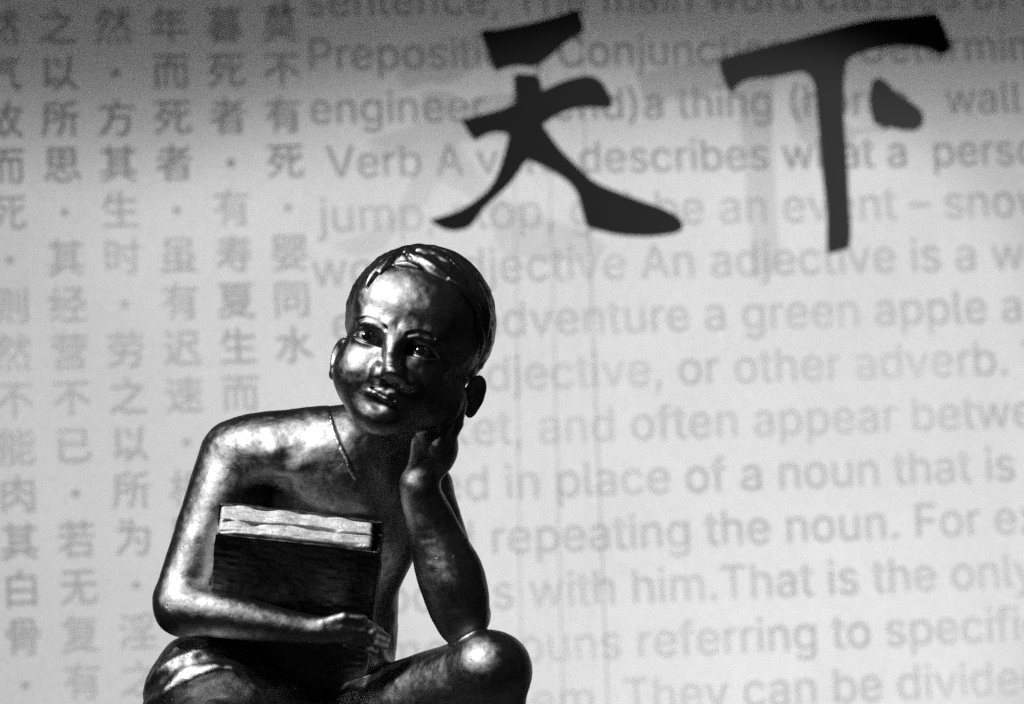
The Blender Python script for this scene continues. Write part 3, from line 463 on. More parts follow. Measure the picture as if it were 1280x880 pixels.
COLS = ['有然气故而死·则然不能肉其白骨·与民', '不之以所思·其经营不已·若无复有民而', '者然·方其生时·劳之以所为·淫之以白', '有年而死者·虽有迟速·相同然不死生者',
        '夏暮死者·有寿夏生而死者·方其生', '者莫不有死·婴同水']
items = []
KC = 0.00084
for j, col in enumerate(COLS):
    for i, ch in enumerate(col):
        items.append((ch, -0.7457 + 0.0831 * j - 35 * KC, 0.5722 - 0.0690 * i - 27 * KC, KC))
text_mesh(items, 'chinese_text', M_ink_dark, 1.1)

# ---- the two big brush characters, cut from board and held on pins in front of the panel
def smooth_outline(pts, n=4):
    """Catmull-Rom through the outline, corners kept"""
    out = []
    m = len(pts)
    P = [Vector(p) for p in pts]
    for i in range(m):
        a, b, c, d = P[i - 1], P[i], P[(i + 1) % m], P[(i + 2) % m]
        t1 = (c - a) * 0.5; t2 = (d - b) * 0.5
        L = (c - b).length
        if (b - a).normalized().dot((c - b).normalized()) < 0.45: t1 = (c - b)
        if (c - b).normalized().dot((d - c).normalized()) < 0.45: t2 = (c - b)
        if t1.length > L: t1 = t1.normalized() * L
        if t2.length > L: t2 = t2.normalized() * L
        for k in range(n):
            t = k / n
            out.append(((2*t**3-3*t*t+1)*b + (t**3-2*t*t+t)*t1 + (-2*t**3+3*t*t)*c + (t**3-t*t)*t2)[:])
    return out

def stroke(pts, parent, pins, n0=0.115, n1=0.125):
    ol = smooth_outline(pts)
    vs, fs = tess([ol])
    nvt = len(vs)
    V = [pan(x / 1000, y / 1000, n1) for x, y, _ in vs] + [pan(x / 1000, y / 1000, n0) for x, y, _ in vs]
    F = [tuple(f) for f in fs] + [tuple(i + nvt for i in reversed(f)) for f in fs]
    edges = {}
    for f in fs:
        for a, b in zip(f, f[1:] + f[:1]): edges[(a, b)] = 1
    for a, b in edges:
        if (b, a) not in edges: F.append((b, a, a + nvt, b + nvt))
    link_mesh('brush_stroke', V, F, M_black, parent, smooth=False)
    for (u, v) in pins:
        ring = []
        for n in (0.0, n0):
            for k in range(8):
                a = k * math.pi / 4
                ring.append(pan(u / 1000 + 0.004 * math.cos(a), v / 1000 + 0.004 * math.sin(a), n))
        F = [(k, (k + 1) % 8, 8 + (k + 1) % 8, 8 + k) for k in range(8)]
        link_mesh('mounting_pin', ring, F, M_black, parent)

T1 = [(-49, 465), (-44, 467), (-19, 469), (20, 476), (59, 485), (94, 496), (102, 496), (105, 483), (108, 468), (104, 461), (76, 444), (51, 423), (31, 412), (2, 414), (-15, 410), (-28, 405), (-33, 415), (-40, 436)]
T2 = [(-1, 395), (1, 401), (21, 400), (34, 397), (38, 387), (39, 375), (63, 386), (93, 395), (115, 396), (129, 388), (138, 374), (145, 357), (142, 348), (110, 349), (86, 347), (61, 338), (38, 324), (45, 311), (63, 286), (86, 262), (111, 238), (142, 223), (180, 208), (214, 195), (235, 183), (244, 171), (239, 161), (226, 157), (192, 154), (148, 157), (115, 165), (98, 172), (92, 191), (86, 219), (75, 236), (56, 251), (38, 261), (13, 273), (1, 259), (-17, 236), (-39, 217), (-60, 198), (-72, 182), (-82, 173), (-102, 169), (-118, 172), (-130, 179), (-139, 186), (-124, 190), (-95, 199), (-71, 213), (-48, 231), (-33, 255), (-22, 283), (-14, 309), (-22, 314), (-42, 313), (-54, 308), (-64, 302), (-73, 313), (-84, 333), (-64, 339), (-26, 348), (-1, 359), (-1, 378)]
X1 = [(313, 419), (322, 422), (366, 433), (416, 444), (467, 457), (523, 471), (560, 478), (606, 481), (643, 485), (657, 486), (665, 472), (673, 452), (677, 434), (673, 425), (660, 421), (644, 429), (617, 434), (585, 435), (552, 430), (529, 423), (514, 414), (509, 401), (505, 374), (502, 321), (503, 259), (502, 197), (502, 153), (498, 129), (483, 125), (466, 121), (466, 145), (468, 189), (465, 242), (464, 295), (462, 339), (461, 375), (456, 389), (445, 398), (431, 397), (399, 391), (365, 389), (344, 381), (330, 367), (324, 377), (317, 399)]
X2 = [(550, 378), (554, 385), (561, 387), (572, 380), (587, 364), (607, 350), (622, 338), (627, 325), (623, 312), (616, 307), (595, 307), (572, 313), (556, 316), (550, 321), (547, 338), (545, 353)]
c1 = empty('brush_character', pan(0.05, 0.3, 0.12))
tag(c1, 'large black brush character with two spreading legs, hanging above the head of the statue', 'lettering')
stroke(T1, c1, [(30, 450)])
stroke(T2, c1, [(20, 330), (150, 185)])
c2 = empty('brush_character', pan(0.5, 0.3, 0.12))
tag(c2, 'large black T-shaped brush character with one separate dab, at the upper right', 'lettering')
stroke(X1, c2, [(485, 430), (400, 412), (600, 455)])
stroke(X2, c2, [(603, 330)])

# ---- thin dull upright stripes set just in front of the panel
def stripe(u0, u1, v0, v1, n, r, label):
    a = pan(u0, v0, n); b = pan(u1, v1, n)
    e = bpy.data.objects.new('panel_stripe', None)
    V, F = [], []
    ax = (b - a).normalized(); s = ax.orthogonal().normalized(); t = ax.cross(s)
    for p in (a, b):
        for k in range(8):
            g = k * math.pi / 4
            V.append(p + r * (math.cos(g) * s + math.sin(g) * t))
    F = [(k, (k + 1) % 8, 8 + (k + 1) % 8, 8 + k) for k in range(8)]
    bpy.data.objects.remove(e)
    o = link_mesh('panel_stripe', V, F, M_grey)
    tag(o, label, 'stripe', 'thin stripes down the panel')
def wline(ua, va, ub, vb, n, r, label):
    f = lambda v: ua + (ub - ua) * (v - va) / (vb - va)
    stripe(f(0.858), f(-0.685), 0.858, -0.685, n, r, label)
wline(0.127, 0.457, 0.1146, -0.532, 0.02, 0.0006, 'darkest vertical wire on the panel, right of the other two')
wline(0.0704, 0.348, 0.0464, -0.529, 0.02, 0.0004, 'faint vertical wire on the panel, between two others')
wline(0.0086, 0.130, -0.0166, -0.526, 0.02, 0.0004, 'faint vertical wire on the panel, closest to the statue')

# ------------------------------------------------------------------ sculpting: signed distance fields
f32 = np.float32
def at(x, y, d):
    """point whose picture falls on (x, y) when it stands d units nearer to the camera than the statue's middle"""
    k = 1 - d * S / D
    return np.array([640 + (x - 640) * k, 440 + (y - 440) * k, d], f32)
def to_world(p):
    return np.stack([(p[:, 0] - 640) * S, -p[:, 2] * S, ZC + (440 - p[:, 1]) * S], 1)

def smin(a, b, k):
    h = np.maximum(k - np.abs(a - b), 0) / k
    return np.minimum(a, b) - h * h * k * 0.25
def smax(a, b, k): return -smin(-a, -b, k)
def ell(p, c, r):
    q = p - np.asarray(c, f32); r = np.asarray(r, f32)
    k0 = np.sqrt(((q / r) ** 2).sum(1)); k1 = np.sqrt(((q / (r * r)) ** 2).sum(1)) + 1e-9
    return k0 * (k0 - 1) / k1
def ellt(p, c, r, th):
    """ellipsoid whose top leans th towards the viewer"""
    q = p - np.asarray(c, f32); ct, st = math.cos(th), math.sin(th)
    return ell(np.stack([q[:, 0], q[:, 1] * ct - q[:, 2] * st, q[:, 1] * st + q[:, 2] * ct], 1), (0, 0, 0), r)
def sph(p, c, r):
    q = p - np.asarray(c, f32)
    return np.sqrt((q * q).sum(1)) - r
def rc(p, a, b, ra, rb):
    a = np.asarray(a, f32); b = np.asarray(b, f32); ba = b - a
    q = p - a
    h = np.clip(q @ ba / (ba @ ba), 0, 1)
    q = q - h[:, None] * ba
    return np.sqrt((q * q).sum(1)) - (ra + (rb - ra) * h)
def chain(p, pts, k=6.0):
    ds = [rc(p, a, b, ra, rb) for (a, ra), (b, rb) in zip(pts, pts[1:])]
    if len(ds) >= 8:                                  # a finely cut curve: one even soft union
        m = ds[0]
        for e in ds[1:]: m = np.minimum(m, e)
        acc = 0
        for e in ds: acc = acc + np.exp((m - e) / 1.6)
        return m - 1.6 * np.log(acc) + 2.2
    d = ds[0]
    for e in ds[1:]: d = smin(d, e, k) if len(ds) < 3 else np.minimum(d, e)
    return d

_rs = np.random.RandomState(7)
_perm = _rs.rand(32, 32, 32).astype(f32) * 2 - 1
def noise(p, scale, off=0.0):
    q = p / scale + off
    i = np.floor(q).astype(np.int32); fr = (q - i).astype(f32)
    fr = fr * fr * (3 - 2 * fr)
    i &= 31; j = (i + 1) & 31
    x0, y0, z0 = i[:, 0], i[:, 1], i[:, 2]; x1, y1, z1 = j[:, 0], j[:, 1], j[:, 2]
    u, v, w_ = fr[:, 0], fr[:, 1], fr[:, 2]
    def l(a, b, t): return a + (b - a) * t
    return l(l(l(_perm[x0, y0, z0], _perm[x1, y0, z0], u), l(_perm[x0, y1, z0], _perm[x1, y1, z0], u), v),
             l(l(_perm[x0, y0, z1], _perm[x1, y0, z1], u), l(_perm[x0, y1, z1], _perm[x1, y1, z1], u), v), w_)

def mesh_sdf(fn0, lo, hi, step, blk=8, newton=2, warp=None):
    """surface nets over a sparse set of blocks near the surface; warp gives some regions finer cells"""
    fn = fn0 if warp is None else (lambda g: fn0(warp(g)))
    lo = np.asarray(lo, f32); hi = np.asarray(hi, f32)
    nb = np.ceil((hi - lo) / (step * blk)).astype(int)
    n = nb * blk
    g = np.stack(np.meshgrid(*[np.arange(k) for k in nb], indexing='ij'), -1).reshape(-1, 3)
    half = step * blk / 2
    dc = fn((lo + (g * blk + (blk - 1) / 2) * step).astype(f32))
    vol = np.repeat(np.repeat(np.repeat(np.where(dc > 0, 50, -50).astype(f32).reshape(nb), blk, 0), blk, 1), blk, 2)
    near = g[np.abs(dc) < half * 1.732 * 1.35 + 3]
    off = np.stack(np.meshgrid(*[np.arange(blk)] * 3, indexing='ij'), -1).reshape(-1, 3)
    for s in range(0, len(near), 1500):
        idx = (near[s:s + 1500, None, :] * blk + off[None]).reshape(-1, 3)
        vol[idx[:, 0], idx[:, 1], idx[:, 2]] = fn((lo + idx * step).astype(f32))
    ins = vol < 0
    cnt = np.zeros(n - 1, np.uint8)
    for a in (0, 1):
        for b in (0, 1):
            for c in (0, 1):
                cnt += ins[a:n[0] - 1 + a, b:n[1] - 1 + b, c:n[2] - 1 + c]
    cells = np.argwhere((cnt > 0) & (cnt < 8))
    vid = np.full(n - 1, -1, np.int32)
    vid[cells[:, 0], cells[:, 1], cells[:, 2]] = np.arange(len(cells))
    acc = np.zeros((len(cells), 3), f32); num = np.zeros(len(cells), f32)
    cor = [np.array(c) for c in np.ndindex(2, 2, 2)]
    for i, a in enumerate(cor):
        for b in cor[i + 1:]:
            if np.abs(a - b).sum() != 1: continue
            va = vol[tuple((cells + a).T)]; vb = vol[tuple((cells + b).T)]
            m = (va < 0) != (vb < 0)
            t = va[m] / (va[m] - vb[m])
            acc[m] += a + t[:, None] * (b - a); num[m] += 1
    V = lo + (cells + acc / num[:, None]) * step
    Q = []
    for ax in range(3):
        o1, o2 = [(1, 2), (2, 0), (0, 1)][ax]
        sl0 = [slice(1, n[i] - 1) for i in range(3)]; sl1 = list(sl0)
        sl0[ax] = slice(0, n[ax] - 1); sl1[ax] = slice(1, n[ax])
        A = ins[tuple(sl0)]; B = ins[tuple(sl1)]
        base = np.array([1, 1, 1]); base[ax] = 0
        for flip, msk in ((False, A & ~B), (True, ~A & B)):
            e = np.argwhere(msk) + base
            d1 = np.zeros(3, int); d1[o1] = 1
            d2 = np.zeros(3, int); d2[o2] = 1
            q = [e - d1 - d2, e - d2, e, e - d1]
            q = np.stack([vid[tuple(k.T)] for k in q], 1)
            Q.append(q[:, ::-1] if flip else q)
    Q = np.concatenate(Q)
    Q = Q[(Q >= 0).all(1)]
    V = V.astype(f32)
    if warp is not None: V = warp(V)
    fn = fn0
    for it in range(newton):
        h = 0.5
        d0 = fn(V)
        G = np.stack([(fn(V + np.eye(3, dtype=f32)[i] * h) - fn(V - np.eye(3, dtype=f32)[i] * h)) / (2 * h) for i in range(3)], 1)
        g2 = (G * G).sum(1) + 1e-3
        st = np.clip(-d0 / g2, -1.5 * step, 1.5 * step)[:, None] * G
        V = V + np.clip(st, -step * 0.6, step * 0.6)
    return V, Q

class Warp:
    """axis-wise map from even grid coordinates to sculpting units: cells inside (a, b) are `f` times as big"""
    def __init__(self, lo, hi, zones, f=0.5):
        self.t = []; self.lo = []; self.hi = []
        for l, h, (a, b) in zip(lo, hi, zones):
            x = np.array([l, max(a, l), min(b, h), h], float)
            g = np.concatenate([[0], np.cumsum(np.diff(x) / np.array([1, f, 1]))]) + l
            self.t.append((g, x)); self.lo.append(g[0]); self.hi.append(g[-1])
    def __call__(self, p):
        return np.stack([np.interp(p[:, i], *self.t[i]) for i in range(3)], 1).astype(f32)

def sculpt(name, fn, lo, hi, step, mat, parent, xf=None, warp=None):
    if warp is not None: lo, hi = warp.lo, warp.hi
    V, Q = mesh_sdf(fn, lo, hi, step, warp=warp)
    W = to_world(V if xf is None else xf(V))
    # (x, y down, toward camera) -> world keeps handedness flipped once: reverse the quads
    a = W[Q[:, 0]]; nrm = np.cross(W[Q[:, 1]] - a, W[Q[:, 3]] - a)
    vol = (nrm * a).sum()
    if vol < 0: Q = Q[:, ::-1]
    return link_quads(name, W, Q, mat, parent)

# ------------------------------------------------------------------ the boy's head (local units: x to the viewer's right, y up, z out of the face)
HR, HY, HP = math.radians(-15.5), math.radians(-5), math.radians(4)
def rotm(a, ax):
    return np.array(Matrix.Rotation(a, 3, ax), f32)
HM = rotm(HR, 'Z') @ rotm(HY, 'Y') @ rotm(-HP, 'X')
HO = at(500.3, 431.5, 92)
def head_local(p):
    q = p - HO
    q = q * np.array([1, -1, 1], f32)
    return q @ HM                      # = HM^T q
def head_px(l):
    return HO + (HM @ np.asarray(l, f32)) * np.array([1, -1, 1], f32)

def skull(q):
    d = ell(q, (13, 35, -28), (89, 92, 98))
    d = smin(d, ell(q, (2, 42, 38), (66, 50, 37)), 22)
    return d

EYE = (34.0, -6.0, 50.5); EYR = 15.5
def head_sdf(p):
    q = head_local(p)
    ax = q.copy(); ax[:, 0] = np.abs(ax[:, 0])       # mirrored features
    d = skull(q)
    d = smin(d, ell(q, (2, -28, 19), (64, 74, 50)), 22)
    d = smin(d, rc(q, (-42, -46, -8), (-14, -89, 36), 24, 20), 20)
    d = smin(d, rc(q, (66, -48, -8), (17, -90, 36), 30, 21), 20)
    d = smin(d, sph(q, (0, -92, 42), 20), 16)
    d = smin(d, sph(ax, (35, -45, 35), 27), 32)
    # brow ridge and eyebrows
    d = smin(d, rc(ax, (14, 10, 66), (42, 13, 60), 8, 7), 18)
    # sockets
    d = smax(d, -ell(ax, (33, -5, 85), (20, 12, 14)), 12)
    # eyes: a full lid over each ball, an almond opening cut through it, the ball set inside
    qe = ax - np.array(EYE, f32)
    re = np.sqrt((qe * qe).sum(1))
    d = smin(d, re - (EYR + 2.6), 5)
    zz_ = qe[:, 2] - 1.5
    opening = smax(smax(qe[:, 1] - 0.60 * zz_, -qe[:, 1] - 0.45 * zz_, 1.0), np.abs(re - EYR - 6) - 8, 1.0)
    d = smax(d, -opening, 1.2)
    sgn = np.sign(q[:, :1])
    qq = q - np.array([[0, EYE[1], EYE[2]]], f32) - sgn * np.array([[EYE[0], 0, 0]], f32)
    gz = np.array([0.03, 0.12, 0.99], f32) * EYR
    d = np.minimum(d, re - EYR)
    d = smin(d, chain(ax, [((15, 13, 69.5), 2.0), ((27, 19.5, 69.5), 2.8), ((42, 20.5, 63), 2.6), ((56, 12, 52.5), 1.6)], 3), 4)
    d = smax(d, -chain(ax, [((14, 9.5, 77), 1.2), ((27, 15.7, 77.5), 1.4), ((42, 16.5, 70.5), 1.2), ((55, 9, 59.5), 0.9)], 3), 4)
    # nose
    # nose and mouth sit a little off the middle line
    sh = 13.0 * np.exp(-((q[:, 1] + 45) / 21.0) ** 2)
    q0, q, ax0 = q, q.copy(), ax
    q[:, 0] -= sh
    ax = q.copy(); ax[:, 0] = np.abs(ax[:, 0])
    nose = chain(q, [((0, 6, 67), 10), ((0, -20, 74), 10.5), ((0, -38, 83), 13.5), ((0, -41, 84.5), 14.5)], 8)
    nose = smin(nose, sph(ax, (18, -44.5, 73), 11), 7)
    nose = smax(nose, -(q[:, 1] + 50.5) * 0.84 + (q[:, 2] - 86) * 0.54, 3.5)      # the flat underside
    d = smin(d, nose, 9)
    d = smax(d, -ell(ax, (8.5, -54.5, 80), (5.2, 6, 6)), 2.5)
    # mouth
    d = smin(d, ell(q, (0, -61, 47), (26, 20, 20)), 12)
    d = smax(d, -rc(q, (0, -53, 75), (0, -57, 74), 1.8, 2.2), 3)
    qm = q - np.array([0, -65, 0], f32)                   # the mouth slants down to the viewer's right
    ct_, st_ = math.cos(0.24), math.sin(0.24)
    qm = np.stack([qm[:, 0] * ct_ - qm[:, 1] * st_, qm[:, 0] * st_ + qm[:, 1] * ct_ - 65, qm[:, 2]], 1).astype(f32)
    axk, ax = ax, qm.copy()
    ax[:, 0] = np.abs(ax[:, 0])
    lipu = chain(ax, [((0, -61, 63.5), 3.0), ((7, -60.2, 64), 3.5), ((19, -67.5, 58.5), 1.7)], 3)
    lipl = chain(ax, [((0, -70.5, 68.5), 5.6), ((8, -70, 68), 5.2), ((17.5, -69.0, 60), 2.2)], 4)
    d = smin(d, lipu, 5.0); d = smin(d, lipl, 5.0)
    d = smax(d, -chain(ax, [((0, -65, 73.5), 2.1), ((9, -64.4, 72), 2.0), ((20.5, -68.4, 62), 1.3)], 2), 2.0)
    d = smax(d, -ell(qm, (0, -80, 69), (14, 4.5, 6)), 7)
    # nasolabial fold
    q, ax = q0, ax0
    # the cheek that rests on the hand
    d = smin(d, sph(q, (60, -60, 6), 32), 18)
    # ears
    ae = q.copy(); ae[:, 0] = np.abs(q[:, 0] - 14.5)
    qa = ae - np.array([87.5, -33, -36], f32)
    ca, sa = math.cos(0.58), math.sin(0.58)          # ears stand out from the head
    qa = np.stack([qa[:, 0] * ca + qa[:, 2] * sa * 1, qa[:, 1], -qa[:, 0] * sa + qa[:, 2] * ca], 1).astype(f32)
    qa[:, 2] *= 1 - 0.009 * qa[:, 1]
    ear = ell(qa, (0, 0, 0), (9, 26, 15.5))
    ear = smax(ear, -ell(qa, (9, 3, 2), (6.0, 18, 10)), 3)
    ear = smin(ear, ell(qa, (2, -20, 3), (6, 9, 9)), 4)
    ear = smin(ear, ell(qa, (3, -2, 13), (4, 7, 4)), 3)
    d = smin(d, ear, 6)
    return d

# ------------------------------------------------------------------ body
def spl(pts, n=6):
    """a chain of (point, radius) made smooth by Catmull-Rom"""
    a = np.array([list(p) + [r] for p, r in pts], f32)
    a = np.concatenate([[2 * a[0] - a[1]], a, [2 * a[-1] - a[-2]]])
    out = []
    for i in range(1, len(a) - 2):
        p0, p1, p2, p3 = a[i - 1:i + 3]
        for k in range(n):
            u = k / n
            out.append(0.5 * (2 * p1 + (p2 - p0) * u + (2 * p0 - 5 * p1 + 4 * p2 - p3) * u * u + (3 * p1 - p0 - 3 * p2 + p3) * u ** 3))
    out.append(a[-2])
    return [(v[:3], float(v[3])) for v in out]
A = at
def finger(p, pts, r0, r1):
    n = len(pts)
    return chain(p, [(pt, r0 + (r1 - r0) * i / (n - 1)) for i, pt in enumerate(pts)], 3)

def torso_sdf(p):
    d = ellt(p, A(434, 652, -2), (92, 120, 57), 0.44)
    d = smin(d, ell(p, A(408, 786, -80), (91, 140, 58)), 55)
    d = smin(d, ell(p, A(461, 850, -48), (27, 64, 40)), 14)
    d = smin(d, ell(p, A(380, 905, -105), (118, 78, 75)), 40)
    d = smin(d, rc(p, A(440, 552, 20), A(325, 568, 8), 47, 52), 30)
    d = smin(d, rc(p, A(335, 620, -28), A(308, 740, -40), 44, 40), 25)
    d = smin(d, rc(p, A(455, 565, -20), A(530, 612, -35), 50, 36), 30)
    return d

def arm_holding_sdf(p):
    d = rc(p, A(300, 574, -4), A(224, 742, 40), 52, 30)
    d = smin(d, sph(p, A(228, 760, 46), 35), 14)
    d = smin(d, chain(p, spl([(A(229, 760, 50), 34), (A(280, 768, 66), 30), (A(345, 781, 76), 23), (A(398, 788, 78), 17)]), 8), 10)
    # back of the hand and fingers closed over the book
    h = ell(p, A(424, 788, 77), (30, 16, 14))
    h = smin(h, rc(p, A(398, 788, 78), A(425, 785, 78), 16, 14), 10)
    h = smin(h, finger(p, [A(436, 779, 80), A(458, 782, 80), A(474, 790, 68)], 8.2, 6.4), 4)
    h = smin(h, finger(p, [A(442, 788, 80), A(466, 791, 80), A(482, 798, 66)], 8.0, 6.4), 3)
    h = smin(h, finger(p, [A(440, 797, 77), A(464, 800, 76), A(480, 806, 62)], 7.8, 6.0), 3)
    h = smin(h, finger(p, [A(434, 804, 72), A(454, 808, 70), A(468, 813, 58)], 7.0, 5.4), 3)
    h = smin(h, finger(p, [A(406, 779, 84), A(430, 772, 86), A(452, 774, 84)], 8.4, 6.4), 4)
    return smin(d, h, 8)

def arm_propped_sdf(p):
    d = rc(p, A(530, 612, -35), A(582, 768, 46), 36, 31)
    fa = chain(p, spl([(A(578, 777, 72), 34), (A(566, 728, 73), 42), (A(543, 667, 78), 34), (A(528, 624, 89), 26), (A(523, 604, 96), 22)]), 8)
    d = smin(d, fa, 10)
    h = rc(p, A(524, 604, 95), A(546, 560, 97), 22, 23)
    h = smin(h, ell(p, A(546, 556, 97), (26, 36, 30)), 10)
    h = smin(h, finger(p, [A(547, 556, 120), A(559, 530, 122), A(566, 505, 116)], 9.4, 7.2), 4)
    h = smin(h, finger(p, [A(558, 556, 107), A(570, 530, 107), A(576, 504, 101)], 9.2, 7.0), 3)
    h = smin(h, finger(p, [A(560, 556, 91), A(572, 530, 88), A(577, 510, 81)], 8.0, 6.0), 3)
    h = smin(h, finger(p, [A(556, 558, 79), A(567, 535, 75), A(573, 517, 69)], 7.2, 5.6), 3)
    h = smin(h, finger(p, [A(532, 594, 98), A(527, 576, 102), A(524, 556, 100)], 12, 9.0), 12)
    return smin(d, h, 8)

def leg_sdf(p):
    d = rc(p, A(425, 915, -90), A(612, 841, 92), 64, 50)                      # thigh to the raised knee
    d = smin(d, ell(p, A(614, 834, 100), (46, 42, 44)), 14)
    s = chain(p, spl([(A(618, 846, 92), 43), (A(606, 960, 70), 42), (A(596, 1090, 62), 29), (A(594, 1185, 50), 24)]), 10)
    f = chain(p, [(A(594, 1196, 40), 24), (A(600, 1204, 100), 22), (A(604, 1212, 150), 15)], 12)
    d = smin(d, smin(s, f, 14), 7)
    e = rc(p, A(335, 915, -90), A(266, 924, 112), 60, 47)
    s = chain(p, [(A(266, 926, 114), 44), (A(272, 1000, 100), 41), (A(276, 1100, 84), 29), (A(278, 1185, 74), 24)], 14)
    f = chain(p, [(A(278, 1196, 64), 24), (A(270, 1204, 124), 22), (A(266, 1212, 174), 15)], 12)
    e = smin(e, smin(s, f, 14), 10)
    return smin(d, e, 12)

def part_of(p, m, fn):
    """fn only where the part can matter"""
    d = np.full(len(p), 1e3, f32)
    if m.any(): d[m] = fn(p[m])
    return d

def body_raw(p, detail=True):
    y = p[:, 1]
    d = torso_sdf(p)
    d = smin(d, rc(p, A(466, 578, -20), A(508, 492, 28), 50, 47), 20)        # neck
    d = smin(d, part_of(p, (p[:, 0] < 520) & (y > 480) & (y < 860), arm_holding_sdf), 12)
    d = smin(d, part_of(p, y > 730, leg_sdf), 14)
    d = smin(d, part_of(p, (p[:, 0] > 440) & (y > 460) & (y < 860), arm_propped_sdf), 6)
    d = smin(d, part_of(p, (y < 600) & (p[:, 0] > 370), head_sdf), 5)
    return d

def surf(x, y, d0=260.0, d1=-150.0):
    """the nearest point of the bare body under picture point (x, y)"""
    ds = np.arange(d0, d1, -1.0)
    pts = np.stack([A(x, y, d) for d in ds])
    v = body_raw(pts)
    if not (v < 0).any(): return None
    i = int(np.argmax(v < 0))
    return A(x, y, float(ds[i]))

FOLDS = []
def fold(path, r, sink=3.0, top=120.0, taper=False):
    pts = []
    for x, y in path:
        s = surf(x, y, top)
        if s is None: continue
        s = s.copy(); s[2] -= sink; pts.append((s, r))
    if taper:
        pts[0] = (pts[0][0], 2.0); pts[-1] = (pts[-1][0], 2.0)
    return pts
FOLDS = [fold([(338, 540), (346, 565), (349, 584), (349, 602)], 9, 7.5, taper=True), fold([(366, 560), (373, 585), (374, 606)], 8, 7, taper=True)]

def body_sdf(p):
    d = body_raw(p)
    # the shirt lies a little proud of the neck along its collar
    sx = (p[:, 0] - 411) * 0.925 - (p[:, 1] - 503) * 0.38
    step = np.clip(-sx / 4.0, 0, 1) * np.clip((p[:, 1] - 480) / 20, 0, 1) * np.clip((640 - p[:, 1]) / 60, 0, 1) * np.clip((p[:, 0] - 300) / 60, 0, 1)
    d = d - 1.2 * step
    for fl in FOLDS: d = smin(d, chain(p, fl, 5), 16)
    d = d + 0.8 * noise(p, 24.0) + 0.3 * noise(p, 8.0, 3.3)
    return d

statue = empty('boy_statue', (-0.2, 0, 0.0))
tag(statue, 'dark bronze statue of a seated boy gazing up, cheek on hand, hugging a thick book', 'statue')
LO, HI = (150, 290, -210), (690, 1236, 200)
STEP = 2.0
sculpt('body', body_sdf, LO, HI, STEP, M_skin, statue, warp=Warp(LO, HI, [(395, 630), (290, 560), (30, 200)], 0.55))

# ---- irises: caps on the eyeballs, coloured dark for the shade of carved hollows
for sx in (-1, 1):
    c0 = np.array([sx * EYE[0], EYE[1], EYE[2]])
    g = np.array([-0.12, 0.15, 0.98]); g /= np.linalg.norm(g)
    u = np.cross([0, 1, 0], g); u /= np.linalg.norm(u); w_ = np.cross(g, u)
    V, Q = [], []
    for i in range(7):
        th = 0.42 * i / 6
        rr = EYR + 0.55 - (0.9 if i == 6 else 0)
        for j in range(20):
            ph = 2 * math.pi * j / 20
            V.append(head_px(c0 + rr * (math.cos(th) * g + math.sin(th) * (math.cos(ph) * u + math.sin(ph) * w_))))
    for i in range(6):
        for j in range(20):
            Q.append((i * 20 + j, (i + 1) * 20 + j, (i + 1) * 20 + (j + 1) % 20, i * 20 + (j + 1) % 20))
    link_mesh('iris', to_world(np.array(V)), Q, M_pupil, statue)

# ---- hair: a close cap with a swept lock on top
def march(fn, x, y, d0, d1):
    ds = np.arange(d0, d1, -1.0)
    v = fn(np.stack([A(x, y, d) for d in ds]))
    return A(x, y, float(ds[int(np.argmax(v < 0))])) if (v < 0).any() else None
def on(fn, path, radii, sink, d0=230.0, d1=-60.0):
    out = []
    for (x, y), r in zip(path, radii):
        s_ = march(fn, x, y, d0, d1)
        if s_ is not None:
            s_ = s_.copy(); s_[2] -= sink; out.append((s_, r))
    return spl(out, 5) if len(out) > 2 else out
_cap = lambda p: skull(head_local(p)) - 5.0
LOCKS = [on(_cap, [(456, 362), (463, 346), (472, 333)], [1.5, 3.5, 2], 2.0),
         on(_cap, [(463, 350), (473, 335), (486, 321)], [1.5, 4.5, 2.5], 2.5),
         on(_cap, [(474, 342), (486, 327), (500, 317), (512, 312)], [2.5, 5.5, 7, 4], 2.5),
         on(_cap, [(492, 331), (508, 330), (526, 335)], [2.5, 4.5, 2.5], 2.5),
         on(_cap, [(502, 311), (520, 321), (540, 333), (562, 347)], [4, 7, 7, 3.5], 3.0),
         on(_cap, [(514, 306), (536, 315), (558, 328), (580, 346)], [4, 7, 7, 3.5], 3.0),
         on(_cap, [(538, 309), (558, 318), (580, 335), (598, 358)], [4, 7, 7, 3.5], 3.5),
         on(_cap, [(562, 349), (580, 362), (594, 380), (601, 402)], [3, 5.5, 5.5, 2.5], 3.0),
         on(_cap, [(582, 345), (599, 366), (608, 394), (608, 424)], [3, 6, 6, 3], 4.0),
         on(_cap, [(598, 396), (603, 424), (598, 452)], [2, 4, 2], 2.5)]
PARTS = [on(_cap, [(497, 313), (516, 325), (536, 337), (558, 350), (580, 364)], [1.8, 3.0, 3.2, 2.8, 1.6], -4.0),
         on(_cap, [(508, 309), (528, 318), (550, 331), (574, 349)], [1.4, 2.4, 2.4, 1.4], -5.0),
         on(_cap, [(526, 307), (548, 317), (570, 333), (592, 356)], [1.4, 2.2, 2.2, 1.2], -5.0),
         on(_cap, [(484, 335), (500, 329), (516, 331)], [1.2, 2.2, 1.4], -4.0),
         on(_cap, [(586, 358), (602, 382), (607, 412)], [1.2, 2.2, 1.4], -4.0)]
